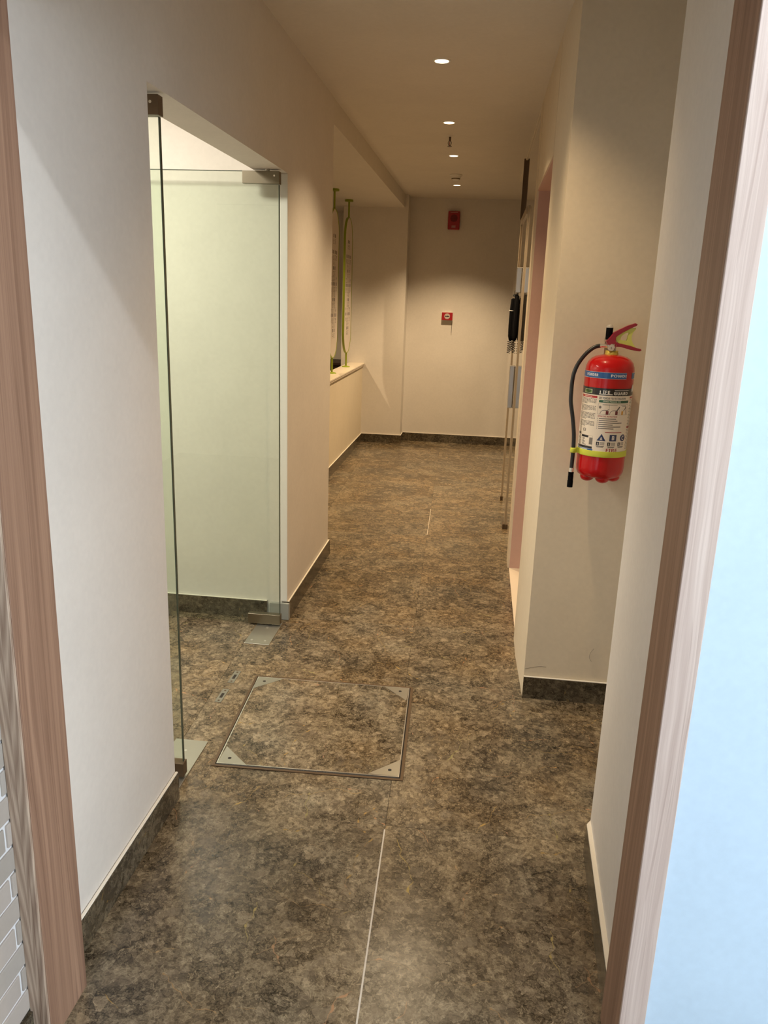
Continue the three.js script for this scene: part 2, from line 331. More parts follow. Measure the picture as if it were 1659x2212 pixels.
// small patch of mortar on the jamb end of the baseboard
structure(obj('trim_1', rbx(-0.985, -0.8855, 0, 0.09, -3.674, -3.646, 0.004), std({ color: lin(0.34, 0.34, 0.31), map: plasterM, roughness: 0.9 })), 'grey stone end block at foot of far door jamb', 'trim');
// painted door lining at the far jamb
structure(obj('trim_2', rbx(-0.93, -0.8965, 0.098, HEAD - 0.004, -3.664, -3.657, 0.002), M.white), 'white corner bead on far door jamb', 'trim');
// parapet ledge
{ const g = setting('trim_3', 'pale stone ledge with a double lip on the parapet', 'ledge');
  obj('slab', rbx(-1.47, -1.292, 0.874, 0.889, -8.866, -4.737, 0.003), M.cream, g); obj('lip', bx(-1.465, -1.299, 0.858, 0.871, -8.866, -4.737), M.cream, g); }

// wooden frame of the corridor entrance
{
  const g = setting('trim_4', 'wooden entrance frame with brown lining and pale face boards', 'door frame');
  obj('lining_board', rbx(-0.8975, -0.834, 0, HEAD, -1.422, -1.2685, 0.0015), woodLining, g);
  obj('lining_board', rbx(0.373, 0.40, 0, HEAD, -1.519, -1.3665, 0.0015), woodLining, g);
  obj('face_board', rbx(-0.8745, -0.8345, 0, 2.18, -1.2675, -1.26, 0.0015), woodFace, g);
  obj('face_board', rbx(0.3735, 0.424, 0, 2.18, -1.3655, -1.358, 0.0015), woodFaceStraight, g);
  obj('head_board', rbx(-0.875, 0.42, HEAD, 2.16, -1.50, -1.268, 0.0015), woodLining, g);
}

// ------------------------------------------------------------------ doors
function patch(parent, x0, x1, y0, y1, z, mat, t = 0.017) {
  const f = obj('patch_fitting', rbx(x0, x1, y0, y1, z - t, z + t, 0.0015), mat, parent);
  return f;
}
function glassLeaf(name, z, label, mat) {
  const g = setting(name, label, 'glass door');
  obj('glass_pane', bx(-1.63, -0.914, 0.012, 2.108, z - 0.005, z + 0.005), M.glass, g);
  obj('polished_edge', bx(-0.914, -0.911, 0.065, 2.055, z - 0.0055, z + 0.0055), M.glassEdge, g);
  const top = patch(g, -1.072, -0.908, 2.058, 2.109, z, mat), low = patch(g, -1.072, -0.908, 0.012, 0.062, z, mat);
  obj('polished_edge', bx(-1.63, -1.072, 2.108, 2.1105, z - 0.0055, z + 0.0055), M.glassEdge, g);
  obj('screw_cap', cyl(0.004, 0.002, [-0.93, 2.09, z + 0.0175], 'z'), M.brightSteel, top);
  obj('pivot', cyl(0.011, 0.02, [-0.965, 2.112, z]), M.steel, top);
  obj('pivot', cyl(0.012, 0.014, [-0.965, 0.007, z]), M.darkGap, low);
  return g;
}
glassLeaf('door_1', -3.57, 'open clear glass door leaf held by steel patch fittings', M.fitting);
glassLeaf('door_2', -2.262, 'clear glass door leaf seen edge-on at the near jamb', M.bronze);

function floorPlate(z0, z1, label) {
  const t = thing('floor_spring_plate', label, 'floor plate', [-0.966, 0, (z0 + z1) / 2]);
  const L = (z1 - z0) / 2;
  obj('plate', rbx(-0.062, 0.06, 0.0, 0.004, -L, L, 0.001, 1), M.steel, t);
  for (const [x, z] of [[-0.035, L - 0.04], [0.03, L - 0.04], [0.0, -L + 0.07]]) obj('screw', cyl(0.006, 0.001, [x, 0.0042, z], 'y', 0.006, 16), M.brightSteel, t);
}
floorPlate(-3.60, -3.337, 'brushed steel floor plate under the open glass door');
floorPlate(-2.486, -2.20, 'brushed steel floor plate at foot of near door jamb');
for (const [z, l] of [[-2.832, 'small slotted steel strike plate in floor, nearer the access cover corner'], [-3.0, 'small slotted steel strike plate in floor, nearer the open glass door']]) {
  const t = thing('strike_plate', l, 'strike plate', [-0.968, 0, z]);
  const s = new THREE.Shape([[-0.0135, -0.055], [0.0135, -0.055], [0.0135, 0.055], [-0.0135, 0.055]].map((p) => new THREE.Vector2(...p)));
  s.holes.push(new THREE.Path([[-0.006, -0.02], [-0.006, 0.02], [0.006, 0.02], [0.006, -0.02]].map((p) => new THREE.Vector2(...p))));
  const g = new THREE.ExtrudeGeometry(s, { depth: 0.002, bevelEnabled: false }); g.rotateX(-Math.PI / 2);
  obj('plate', metric(g), M.dullSteel, t);
  obj('slot', bx(-0.006, 0.006, 0.0002, 0.0008, -0.02, 0.02), M.darkGap, t);
  for (const d of [-0.042, 0.042]) obj('screw', cyl(0.0045, 0.0008, [0, 0.0022, d], 'y', 0.0045, 12), M.bronze, t);
}
// tiled access cover
{
  const t = thing('access_cover', 'square marble-filled floor access cover with steel edges and corner plates', 'access cover', [-0.524, 0, -2.696]);
  const C = [[-0.846, -2.342], [-0.88, -3.028], [-0.197, -3.046], [-0.174, -2.367]].map(([x, z]) => [x + 0.524, z + 2.696]);
  const mid = [0, 0], inset = (d) => C.map(([x, z]) => [x - Math.sign(x) * d, z - Math.sign(z) * d]);
  const A = inset(0), B = inset(0.010), B2 = inset(0.0145), D = inset(0.018);
  for (let i = 0; i < 4; i++) {
    const j = (i + 1) % 4;
    obj('frame_bar', plan([A[i], A[j], B[j], B[i]], 0.0002, 0.003), M.bronze, t);
    obj('edge_strip', plan([B2[i], B2[j], D[j], D[i]], 0.0002, 0.0056), M.brightSteel, t);
  }
  obj('gap', plan(A, 0.0001, 0.0008), M.darkGap, t);
  obj('stone_fill', plan(D, 0.0008, 0.0048), M.marbleLid, t);
  const S = 0.105;
  for (let i = 0; i < 4; i++) {
    const [x, z] = D[i], sx = -Math.sign(x), sz = -Math.sign(z), p = obj('corner_plate', plan([[x, z], [x + sx * S, z], [x, z + sz * S]], 0.0048, 0.0056), i === 2 ? M.steel : M.steel, t);
    obj('key_hole', cyl(0.0065, 0.0006, [x + sx * 0.033, 0.0058, z + sz * 0.033], 'y', 0.0065, 16), M.darkGap, p);
  }
}

// door in the glossy partition
{
  const g = setting('door_3', 'glossy beige door with grey pull handles in the partition', 'door');
  obj('leaf', bx(0.244, 0.253, 0.01, 2.17, -6.46, -5.66), M.gloss, g);
  obj('jamb', rbx(0.2443, 0.256, 0, 2.22, -5.66, -5.60, 0.002), M.glossFrame, g);
  obj('jamb', rbx(0.236, 0.256, 0, 2.22, -6.52, -6.46, 0.002), M.glossFrame, g);
  obj('head', rbx(0.236, 0.256, 2.17, 2.22, -6.46, -5.66, 0.002), M.glossFrame, g);
  obj('foot_block', bx(0.233, 0.25, 0, 0.035, -5.664, -5.596), M.bronze, g);
  obj('foot_block', bx(0.233, 0.25, 0, 0.035, -6.524, -6.456), M.bronze, g);
  for (const [y0, y1] of [[1.665, 1.835], [0.86, 1.163]]) {
    const h = obj('pull_handle', rbx(0.208, 0.2435, y0, y1, -5.815, -5.775, 0.006, 3), M.alu, g);
    obj('end_cap', rbx(0.2075, 0.244, y1 - 0.006, y1 + 0.002, -5.816, -5.774, 0.002), M.brightSteel, h);
  }
}
structure(obj('trim_5', bx(0.232, 0.254, 2.22, CEIL, -6.62, -6.58), M.bronze), 'dark vertical strip from door head to ceiling', 'trim');
structure(obj('trim_6', rbx(0.243, 0.2525, CEIL - 0.012, CEIL, -7.7, -4.88, 0.002), M.bead), 'thin cream bead along top of the partition', 'trim');

// black bundle hanging at the upper handle
{
  const t = thing('key_cord_bundle', 'black bundle of padded straps with curly cords hanging from door handle', 'strap bundle', [0.212, 1.33, -5.85]);
  const pad = (x, z, w, d, h, y, name = 'padded_strap') => {
    const pts = [[0, 0], [w * 0.55, 0.006], [w * 0.9, h * 0.12], [w, h * 0.35], [w * 0.95, h * 0.7], [w * 0.7, h * 0.97], [0, h]].map(([a, b]) => new THREE.Vector2(Math.max(a, 0.0001), b));
    const g = new THREE.LatheGeometry(pts, 20); g.scale(1, 1, d / w); g.translate(x, y, z); return obj(name, g, M.black, t);
  };
  pad(-0.012, 0.0, 0.021, 0.03, 0.30, 0.0); pad(0.012, 0.022, 0.022, 0.03, 0.325, 0.0); pad(0.0, -0.05, 0.024, 0.03, 0.29, 0.005); pad(0.018, -0.03, 0.018, 0.03, 0.31, 0.0); pad(0.016, 0.055, 0.017, 0.026, 0.315, 0.004);
  obj('white_band', new THREE.TorusGeometry(0.0235, 0.0016, 6, 32).rotateX(Math.PI / 2 + 0.12).scale(1, 1, 1.35).translate(-0.012, 0.215, 0.0), M.white, t);
  const coil = (x, z, y0, y1, turns, r) => { const p = []; for (let i = 0; i <= turns * 8; i++) { const a = i / 8 * Math.PI * 2, k = i / (turns * 8); p.push([x + Math.cos(a) * r, y0 + (y1 - y0) * k, z + Math.sin(a) * r]); } return obj('curly_cord', tube(p, 0.0024, turns * 12, 5), M.blackShine, t); };
  coil(-0.02, 0.0, 0.005, -0.085, 6, 0.011); coil(0.004, 0.015, 0.005, -0.06, 4, 0.012); coil(-0.004, -0.035, 0.0, -0.07, 4, 0.011); coil(0.016, -0.02, 0.0, -0.085, 5, 0.011); coil(-0.004, 0.02, 0.31, 0.325, 3, 0.012); coil(0.012, 0.0, 0.31, 0.333, 3, 0.01);
  obj('hanging_loop', tube([[0.0, 0.31, 0.0], [-0.004, 0.35, 0.05], [0.012, 0.365, 0.055], [0.012, 0.33, 0.04]], 0.003, 20, 6), M.blackShine, t);
}

// ------------------------------------------------------------------ ceiling fittings
function downlight(name, x, y, z, color, power, label, group, angle = 0.95) {
  const t = thing(name, label, 'ceiling light', [x, y, z], group);
  const ring = new THREE.LatheGeometry([[0.031, -0.001], [0.034, -0.004], [0.041, -0.003], [0.043, 0]].map((p) => new THREE.Vector2(...p)), 32);
  obj('trim_ring', ring, M.white, t);
  obj('lamp_lens', cyl(0.032, 0.003, [0, -0.0025, 0]), std({ color: lin(0.9, 0.9, 0.9), emissive: color, emissiveIntensity: 5, roughness: 0.4 }), t);
  const s = new THREE.SpotLight(color, power, 0, angle, angle > 1 ? 0.3 : 0.6, 2);
  s.name = 'beam'; s.position.set(0, -0.012, 0); s.target.position.set(0, -1, 0); s.shadow.radius = 1.5; s.castShadow = true;
  t.add(s); t.add(s.target);
  return t;
}
[[-0.266, -4.033, 0.75, 'small round warm ceiling downlight level with the pink alcove doorway'], [-0.289, -5.335, 0.95, 'small round warm ceiling downlight just in front of the dangling sprinkler'], [-0.304, -6.493, 1.2, 'small round warm ceiling downlight between sprinkler and smoke detector'], [-0.333, -8.075, 1.9, 'small round warm ceiling downlight between smoke detector and far wall']].forEach(([x, z, k, label]) => downlight('ceiling_downlight', x, CEIL, z, WARM, SPOT_POWER * k, label, 'corridor ceiling downlights'));
downlight('ceiling_downlight', -0.05, CEIL, -2.64, WARM, 4.8, 'warm downlight over the access cover', 'near corridor downlight');
downlight('ceiling_downlight', -2.3, 2.53, -7.4, WARM, 9, 'warm downlight over the space behind the parapet', 'parapet downlight', 1.2);
downlight('ceiling_downlight', 0.55, LOBBY, -0.53, COOL, LOBBY_POWER, 'cool white lobby downlight just in front of the wooden frame', 'lobby downlights', 1.35);
downlight('ceiling_downlight', 0.55, LOBBY, 0.85, COOL, LOBBY_POWER, 'cool white lobby downlight in the middle of the room', 'lobby downlights', 1.35);
{
  const t = thing('panel_light', 'square LED ceiling panel in the side room', 'ceiling light', [-1.95, CEIL, -2.35]);
  obj('frame', rbx(-0.31, 0.31, -0.012, 0, -0.31, 0.31, 0.003), M.white, t);
  obj('light_diffuser', bx(-0.29, 0.29, -0.014, -0.012, -0.29, 0.29), std({ color: lin(0.9, 0.9, 0.9), emissive: NEUTRAL, emissiveIntensity: 2, roughness: 0.5 }), t);
  const l = new THREE.RectAreaLight(NEUTRAL, ROOM_POWER, 0.58, 0.58); l.name = 'panel_glow'; l.position.set(0, -0.02, 0); l.rotation.x = -Math.PI / 2; t.add(l);
}
{
  const t = thing('smoke_detector', 'grey-white round smoke detector on corridor ceiling', 'smoke detector', [-0.32, CEIL, -7.439]);
  obj('base', new THREE.LatheGeometry([[0, -0.012], [0.05, -0.012], [0.056, -0.006], [0.056, 0]].map((p) => new THREE.Vector2(...p)), 32), M.white, t);
  obj('chamber', new THREE.LatheGeometry([[0, -0.05], [0.022, -0.05], [0.03, -0.044], [0.036, -0.03], [0.046, -0.02], [0.048, -0.012]].map((p) => new THREE.Vector2(...p)), 32), M.white, t);
  obj('vent_slot', new THREE.TorusGeometry(0.034, 0.004, 8, 32).rotateX(Math.PI / 2).translate(0, -0.034, 0), M.bronze, t);
}
{
  const t = thing('fire_sprinkler', 'small dark pendant sprinkler hanging from corridor ceiling', 'sprinkler', [-0.3, CEIL, -5.75]);
  obj('escutcheon', new THREE.LatheGeometry([[0.008, -0.008], [0.02, -0.004], [0.028, 0]].map((p) => new THREE.Vector2(...p)), 24), M.ceiling, t);
  obj('body', cyl(0.0065, 0.03, [0, -0.018, 0], 'y', 0.008, 16), M.bronze, t);
  for (const s of [-1, 1]) obj('frame_arm', tube([[s * 0.004, -0.03, 0], [s * 0.011, -0.043, 0], [s * 0.006, -0.058, 0], [0, -0.064, 0]], 0.0022, 16, 6), M.bronze, t);
  obj('glass_bulb', cyl(0.0025, 0.03, [0, -0.046, 0], 'y', 0.0025, 8), M.maroon, t);
  obj('deflector', cyl(0.015, 0.002, [0, -0.066, 0], 'y', 0.015, 20), M.bronze, t);
}

// ------------------------------------------------------------------ red devices on the far wall
function canvasTexture(w, h, draw) {
  const c = document.createElement('canvas'); c.width = w; c.height = h; draw(c.getContext('2d'), w, h);
  const t = new THREE.CanvasTexture(c); t.colorSpace = THREE.SRGBColorSpace; t.anisotropy = 8; return t;
}
{
  const t = thing('alarm_sounder', 'dark red rectangular fire alarm sounder high on the far wall', 'fire alarm', [-0.386, 2.338, -9.095]);
  obj('housing', rbx(-0.063, 0.063, 0, 0.188, 0, 0.05, 0.008, 3), M.alarmRed, t);
  obj('speaker_grille', cyl(0.04, 0.003, [0, 0.115, 0.0505], 'z', 0.036), phys({ color: lin(0.2, 0.008, 0.012), roughness: 0.5 }), t);
  for (let k = -2; k <= 2; k++) obj('grille_slot', bx(-0.03, 0.03, 0.113 + k * 0.012, 0.117 + k * 0.012, 0.0515, 0.0525), phys({ color: lin(0.12, 0.005, 0.008), roughness: 0.6 }), t);
  obj('maker_badge', bx(-0.022, 0.022, 0.018, 0.042, 0.05, 0.0508), std({ color: lin(0.45, 0.2, 0.2), roughness: 0.5 }), t);
  obj('top_strip', bx(-0.04, 0.04, 0.172, 0.177, 0.05, 0.0508), std({ color: lin(0.5, 0.28, 0.26), roughness: 0.5 }), t);
}
{
  const t = thing('manual_call_point', 'small red manual call point with round disc on the far wall', 'call point', [-0.404, 1.383, -9.095]);
  obj('back_box', rbx(-0.06, 0.06, -0.008, 0.084, 0, 0.03, 0.004), M.white, t);
  obj('cover', rbx(-0.06, 0.06, 0, 0.085, 0.028, 0.045, 0.004), M.alarmRed, t);
  const d = obj('press_disc', cyl(0.031, 0.004, [0.0, 0.043, 0.046], 'z'), std({ color: lin(0.55, 0.45, 0.4), roughness: 0.4 }), t);
  obj('arrow', merge([bx(-0.02, 0.02, 0.0405, 0.0455, 0.0478, 0.0484), cyl(0.008, 0.0008, [-0.0, 0.043, 0.0482], 'z', 0.008, 16), cyl(0.006, 0.0008, [-0.018, 0.043, 0.0482], 'z', 0.006, 16), cyl(0.006, 0.0008, [0.018, 0.043, 0.0482], 'z', 0.006, 16)]), M.black, d);
  obj('hanging_wire', tube([[0.056, -0.006, 0.02], [0.055, -0.05, 0.018], [0.053, -0.14, 0.014]], 0.0022, 16, 6), M.bronze, t);
}

// ------------------------------------------------------------------ hanging pill panels over the parapet
const panelPrint = canvasTexture(256, 1024, (c, w, h) => {
  c.fillStyle = '#d8ccc0'; c.fillRect(0, 0, w, h);
  const r = rng(9);
  for (let row = 0; row < 7; row++) {
    const n = row % 2 ? 4 : 2, y = 180 + row * 108;
    for (let k = 0; k < n; k++) {
      const x = w / 2 + (k - (n - 1) / 2) * 46;
      c.fillStyle = '#2b2320'; c.fillRect(x - 9, y - 12, 18, 24);
      c.fillStyle = 'rgba(70,54,48,0.75)'; for (let l = 0; l < 4; l++) { c.fillRect(x - 14, y + 22 + l * 9, 14 + r() * 16, 4); if (row > 1) c.fillRect(x - 14, y - 24 - l * 9, 12 + r() * 14, 4); }
    }
  }
});
function pill(w, h, extra = 0) { const s = new THREE.Shape(), r = w / 2 + extra, y = h / 2 - w / 2; s.absarc(0, y, r, 0, Math.PI); s.absarc(0, -y, r, Math.PI, Math.PI * 2); return s; }
for (const [z, l] of [[-8.26, 'pill-shaped printed panel in lime green frame, beside the far pier'], [-7.47, 'pill-shaped printed panel in lime green frame, half hidden by the white wall']]) {
  const t = thing('hanging_panel', l, 'sign panel', [-1.4, 0.889, z], 'pill panels on the parapet');
  const W = 0.43, H = 1.33, Y = 0.145 + H / 2;
  const face = new THREE.ExtrudeGeometry(pill(W - 0.012, H - 0.012), { depth: 0.014, bevelEnabled: false, curveSegments: 24 });
  const uv = face.attributes.uv, p = face.attributes.position; for (let i = 0; i < uv.count; i++) uv.setXY(i, p.getX(i) / W + 0.5, p.getY(i) / H + 0.5);
  face.translate(0, 0, -0.007); face.rotateY(Math.PI / 2); face.translate(0, Y, 0);
  obj('printed_board', face, std({ map: panelPrint, roughness: 0.6 }), t);
  const rim = pill(W, H); rim.holes.push(new THREE.Path(pill(W - 0.012, H - 0.012).getPoints(24).reverse()));
  const rg = new THREE.ExtrudeGeometry(rim, { depth: 0.022, bevelEnabled: false, curveSegments: 24 }); rg.translate(0, 0, -0.011); rg.rotateY(Math.PI / 2); rg.translate(0, Y, 0);
  obj('green_frame', rg, M.green, t);
  obj('lower_stem', cyl(0.009, 0.15, [0, 0.075, 0], 'y', 0.009, 16), M.green, t); obj('upper_stem', cyl(0.009, 0.168, [0, 1.557, 0], 'y', 0.009, 16), M.green, t);
  obj('lower_flange', new THREE.LatheGeometry([[0, 0.016], [0.012, 0.015], [0.04, 0.008], [0.042, 0]].map((q) => new THREE.Vector2(...q)), 24), M.green, t);
  obj('upper_flange', cyl(0.042, 0.018, [0, 1.632, 0], 'y', 0.042, 24), M.green, t);
}
{
  const t = thing('sideboard', 'dark brown cabinet seen behind the parapet', 'cabinet', [-2.2, 0, -9.23]);
  obj('body', rbx(-0.6, 0.63, 0.06, 0.84, -0.24, 0.24, 0.004), M.brownDark, t); obj('top', rbx(-0.62, 0.645, 0.84, 0.87, -0.25, 0.26, 0.004), M.brownDark, t);
  for (const x of [-0.2, 0.22]) obj('door_gap', bx(x, x + 0.004, 0.1, 0.82, 0.24, 0.241), M.black, t);
  obj('plinth', bx(-0.58, 0.61, 0, 0.06, -0.22, 0.22), M.black, t);
}

// ------------------------------------------------------------------ fire extinguisher
{
  const t = thing('fire_extinguisher', 'red dry powder fire extinguisher with black hose hung on cream wall', 'fire extinguisher', [0.4635, 0.968, -2.957]);
  const X = (x) => x - 0.4635, Y = (y) => y - 0.968, R = 0.0865, V = (a) => a.map((p) => new THREE.Vector2(...p));
  const prof = [[0.0001, 0.03], [0.05, 0.024], [0.07, 0.022], [0.08, 0.028], [0.0855, 0.042], [R, 0.056], [R, 0.085], [R - 0.0006, 0.087], [R, 0.089], [R, 0.405], [0.0845, 0.421], [0.079, 0.436], [0.069, 0.448], [0.055, 0.456], [0.035, 0.4615], [0.024, 0.463], [0.0001, 0.463]];
  const body = obj('cylinder', new THREE.LatheGeometry(V(prof), 72), M.red, t);
  for (let k = 0; k < 5; k++) { const a = k / 5 * Math.PI * 2 + 1.45, g = new THREE.SphereGeometry(0.026, 20, 12); g.scale(1, 0.75, 1); g.translate(Math.cos(a) * 0.05, 0.0205, Math.sin(a) * 0.05); obj('base_foot', g, M.red, t); }
  // blue band and wrap label: printed sleeves just proud of the paint; angle 0 faces +z, positive to the right
  const sleeve = (y0, y1, a0, a1, name, map, r = R + 0.0005) => {
    const n = 60, pos = [], uv = [], nor = [], idx = [];
    for (let i = 0; i <= n; i++) { const k = i / n, a = (a0 + (a1 - a0) * k) * Math.PI / 180; for (const j of [0, 1]) { pos.push(Math.sin(a) * r, j ? y1 : y0, Math.cos(a) * r); nor.push(Math.sin(a), 0, Math.cos(a)); uv.push(k, j); } if (i < n) { const b = i * 2; idx.push(b, b + 2, b + 1, b + 1, b + 2, b + 3); } }
    const g = new THREE.BufferGeometry(); g.setAttribute('position', new THREE.Float32BufferAttribute(pos, 3)); g.setAttribute('normal', new THREE.Float32BufferAttribute(nor, 3)); g.setAttribute('uv', new THREE.Float32BufferAttribute(uv, 2)); g.setIndex(idx);
    return obj(name, g, phys({ map, roughness: 0.35, side: THREE.DoubleSide, clearcoat: 0.5, clearcoatRoughness: 0.1 }), t);
  };
  const VIEW = -8.9;                                               // the side of the cylinder turned towards the corridor entrance
  const band = canvasTexture(1024, 140, (c, w, h) => {
    c.fillStyle = '#17589c'; c.fillRect(0, 0, w, h); c.fillStyle = '#e8e4e0'; c.fillRect(0, 0, w, 5); c.fillRect(0, h - 5, w, 5);
    c.font = 'bold 84px sans-serif'; c.textBaseline = 'middle';
    c.save(); c.translate(270, 0); c.scale(0.74, 1); c.fillText('POWDER', 0, h / 2); c.restore();
    c.save(); c.translate(735, 0); c.scale(1.02, 1); c.fillText('POWDER', 0, h / 2); c.restore();
  });
  sleeve(Y(1.3515), Y(1.3735), VIEW - 98, VIEW + 43, 'blue_band', band);
  sleeve(Y(1.3515), Y(1.3735), VIEW + 62, VIEW + 130, 'blue_band', band);
  const label = canvasTexture(2000, 1400, (c, w, h) => {
    const A = (deg) => (deg + 100) * 10;                          // degrees from the view direction to pixels
    const gray = '#3a3330';
    c.fillStyle = '#efe3d2'; c.fillRect(0, 0, w, h);
    c.fillStyle = '#0c0a0b'; c.fillRect(0, 0, w, 150); c.fillRect(0, h - 42, w, 42);
    // green badge
    c.fillStyle = '#b9c9a2'; c.fillRect(A(-62), 42, 250, 84); c.fillStyle = '#4d7526'; c.fillRect(A(-60), 52, 210, 64); c.fillStyle = '#16240c'; c.fillRect(A(-58), 62, 170, 16); c.fillRect(A(-54), 92, 110, 14);
    // logo
    c.fillStyle = '#f6f2ea'; c.textBaseline = 'alphabetic';
    c.save(); c.translate(A(-18.7), 122); c.scale(1.34, 1.06); c.font = 'bold 104px sans-serif'; c.fillText('L', 0, 8); c.font = 'bold 84px sans-serif'; c.fillText('IFE', 62, -10); c.fillRect(0, -4, 232, 14);
    c.fillText('GUARD', 246, 6); c.fillRect(262, -84, 290, 10); c.restore();
    c.font = '18px sans-serif'; c.fillText('®', A(57), 40);
    // left text column
    c.fillStyle = '#b01420'; c.fillRect(A(-75), 172, 530, 46); c.fillStyle = '#f0dcd0'; c.fillRect(A(-62), 188, 260, 12);
    const r = rng(3); c.fillStyle = gray;
    for (let i = 0; i < 24; i++) { if ([5, 11, 18].includes(i)) continue; let x = A(-75); const end = A(-23) - ([4, 10, 17, 23].includes(i) ? 260 : 0); while (x < end) { const l = 20 + r() * 62; c.fillRect(x, 238 + i * 25.5, Math.min(l, end - x), 11); x += l + 12; } }
    c.lineWidth = 8; c.strokeStyle = gray; c.strokeRect(A(-70), 870, 54, 100); c.font = 'bold 92px sans-serif'; c.fillText('CE', A(-55), 950);
    c.fillStyle = '#14161f'; c.fillRect(A(-75), 985, 130, 48); c.fillRect(A(-58), 1030, 230, 48); c.fillRect(A(-75), 1262, 520, 46);
    c.strokeStyle = '#8a7d70'; c.lineWidth = 4; c.strokeRect(A(-75), 1032, 510, 226);
    c.fillStyle = gray; for (let i = 0; i < 7; i++) { c.fillRect(A(-74), 1050 + i * 29, 90 + r() * 50, 12); c.fillRect(A(-54), 1092 + i * 23, 60 + r() * 90, 10); }
    c.fillStyle = '#8d857c'; c.fillRect(A(-32), 1070, 90, 150); c.fillStyle = '#5f5850'; for (let i = 0; i < 9; i++) c.fillRect(A(-32), 1076 + i * 16, 90, 6);
    c.fillStyle = '#1a559b'; c.fillRect(A(-75), 1312, 540, 44); c.fillStyle = '#dfe6ee'; c.fillRect(A(-68), 1322, 330, 9); c.fillRect(A(-62), 1340, 260, 9);
    // right column
    c.fillStyle = '#2c2a30'; c.font = 'bold 66px sans-serif'; c.save(); c.translate(A(-18), 230); c.scale(0.62, 1); c.fillText('DRY POWDER FIRE EXTINGUISHER', 0, 0); c.restore();
    c.fillStyle = '#1e5a3c'; c.fillRect(A(-17), 248, 760, 54); c.fillStyle = '#e6e2d2'; c.font = 'bold 42px sans-serif'; c.save(); c.translate(A(-8), 290); c.scale(0.9, 1); c.fillText('STORED PRESSURE TYPE', 0, 0); c.restore();
    // three how-to drawings
    c.strokeStyle = '#57504a'; c.lineWidth = 4; c.strokeRect(A(-18), 330, 760, 218); c.beginPath(); c.moveTo(A(8), 330); c.lineTo(A(8), 548); c.moveTo(A(33), 330); c.lineTo(A(33), 548); c.stroke();
    c.fillStyle = '#7a736c'; c.beginPath(); c.arc(A(-13), 400, 30, 0, 7); c.fill(); c.fillRect(A(-8), 342, 230, 9); c.fillRect(A(14), 345, 130, 9); c.fillRect(A(36), 345, 160, 9); c.fillRect(A(40), 366, 120, 9);
    for (const d of [1, 23]) { c.fillStyle = '#6d1420'; c.fillRect(A(d), 470, 62, 78); c.strokeStyle = '#1c1a1c'; c.lineWidth = 9; c.beginPath(); c.moveTo(A(d) + 20, 462); c.quadraticCurveTo(A(d) - 120, 440, A(d) - 130, 548); c.stroke(); c.lineWidth = 11; c.beginPath(); c.moveTo(A(d) + 20, 462); c.lineTo(A(d) + 74, 438); c.stroke(); }
    c.lineWidth = 22; c.beginPath(); c.moveTo(A(26), 470); c.lineTo(A(33), 380); c.stroke(); c.lineWidth = 16; c.beginPath(); c.moveTo(A(45), 470); c.lineTo(A(52), 380); c.lineTo(A(54), 540); c.stroke();
    c.fillStyle = '#d79a35'; c.fillRect(A(39), 470, 52, 78);
    c.fillStyle = '#a3242a'; c.font = 'bold 44px sans-serif'; c.save(); c.translate(A(-17), 606); c.scale(0.8, 1); c.fillText('OPERATING INSTRUCTIONS', 0, 0); c.restore();
    c.fillStyle = gray; [[400], [440], [560], [330], [540], [360]].forEach(([l], i) => { c.fillRect(A(-17), 632 + i * 42, 14, 14); c.fillRect(A(-13), 632 + i * 42, l, 15); });
    c.fillStyle = '#a3242a'; c.fillRect(A(4), 922, 420, 14);
    // fire classes A B C
    const navy = '#1b2a57'; c.fillStyle = navy; c.textAlign = 'center';
    c.beginPath(); c.moveTo(A(-3), 966); c.lineTo(A(-13.5), 1116); c.lineTo(A(7.5), 1116); c.fill();
    c.fillRect(A(15.8), 975, 172, 140); c.beginPath(); c.ellipse(A(52), 1046, 86, 74, 0, 0, 7); c.fill();
    c.fillStyle = '#efe6dc'; c.font = 'bold 92px sans-serif'; c.fillText('A', A(-3), 1104); c.font = 'bold 124px sans-serif'; c.fillText('B', A(24.5), 1090); c.fillText('C', A(52), 1090);
    c.textAlign = 'left'; c.fillStyle = '#1d1b22';
    for (const d of [-14, 12, 38]) { c.fillRect(A(d), 1142, 70, 74); c.fillStyle = '#efe3d2'; c.fillRect(A(d) + 28, 1160, 16, 44); c.fillStyle = gray; for (let i = 0; i < 4; i++) c.fillRect(A(d) + 84, 1146 + i * 18, 110, 8); c.fillRect(A(d), 1228, 190, 13); c.fillRect(A(d) + 20, 1248, 150, 11); c.fillStyle = '#1d1b22'; }
    c.fillStyle = '#a01820'; c.font = 'bold 104px sans-serif'; c.save(); c.translate(A(9), 1352); c.scale(1.35, 1); c.fillText('FIRE', 0, 0); c.restore();
    // right edge column
    c.fillStyle = '#b01420'; c.fillRect(A(64), 172, 300, 40); c.fillRect(A(64), 800, 220, 40); c.fillStyle = gray;
    for (let i = 0; i < 34; i++) c.fillRect(A(64) + (i % 2) * 20, 232 + i * 32, 120 + r() * 100, 10);
  });
  sleeve(Y(1.0835), Y(1.318), VIEW - 100, VIEW + 100, 'wrap_label', label, R + 0.0006);
  obj('inspection_sticker', new THREE.SphereGeometry(0.011, 20, 10).scale(1, 1.3, 0.06).translate(0, Y(1.318), R + 0.001).rotateY((VIEW + 74) * Math.PI / 180), M.white, t);
  // lime hose strap with its clip
  obj('hose_strap', new THREE.LatheGeometry(V([[R + 0.0005, Y(1.072)], [R + 0.003, Y(1.0715)], [R + 0.003, Y(1.092)], [R + 0.0005, Y(1.0925)]]), 72), M.lime, t);
  const hx = X(0.358), hz = 0.03;
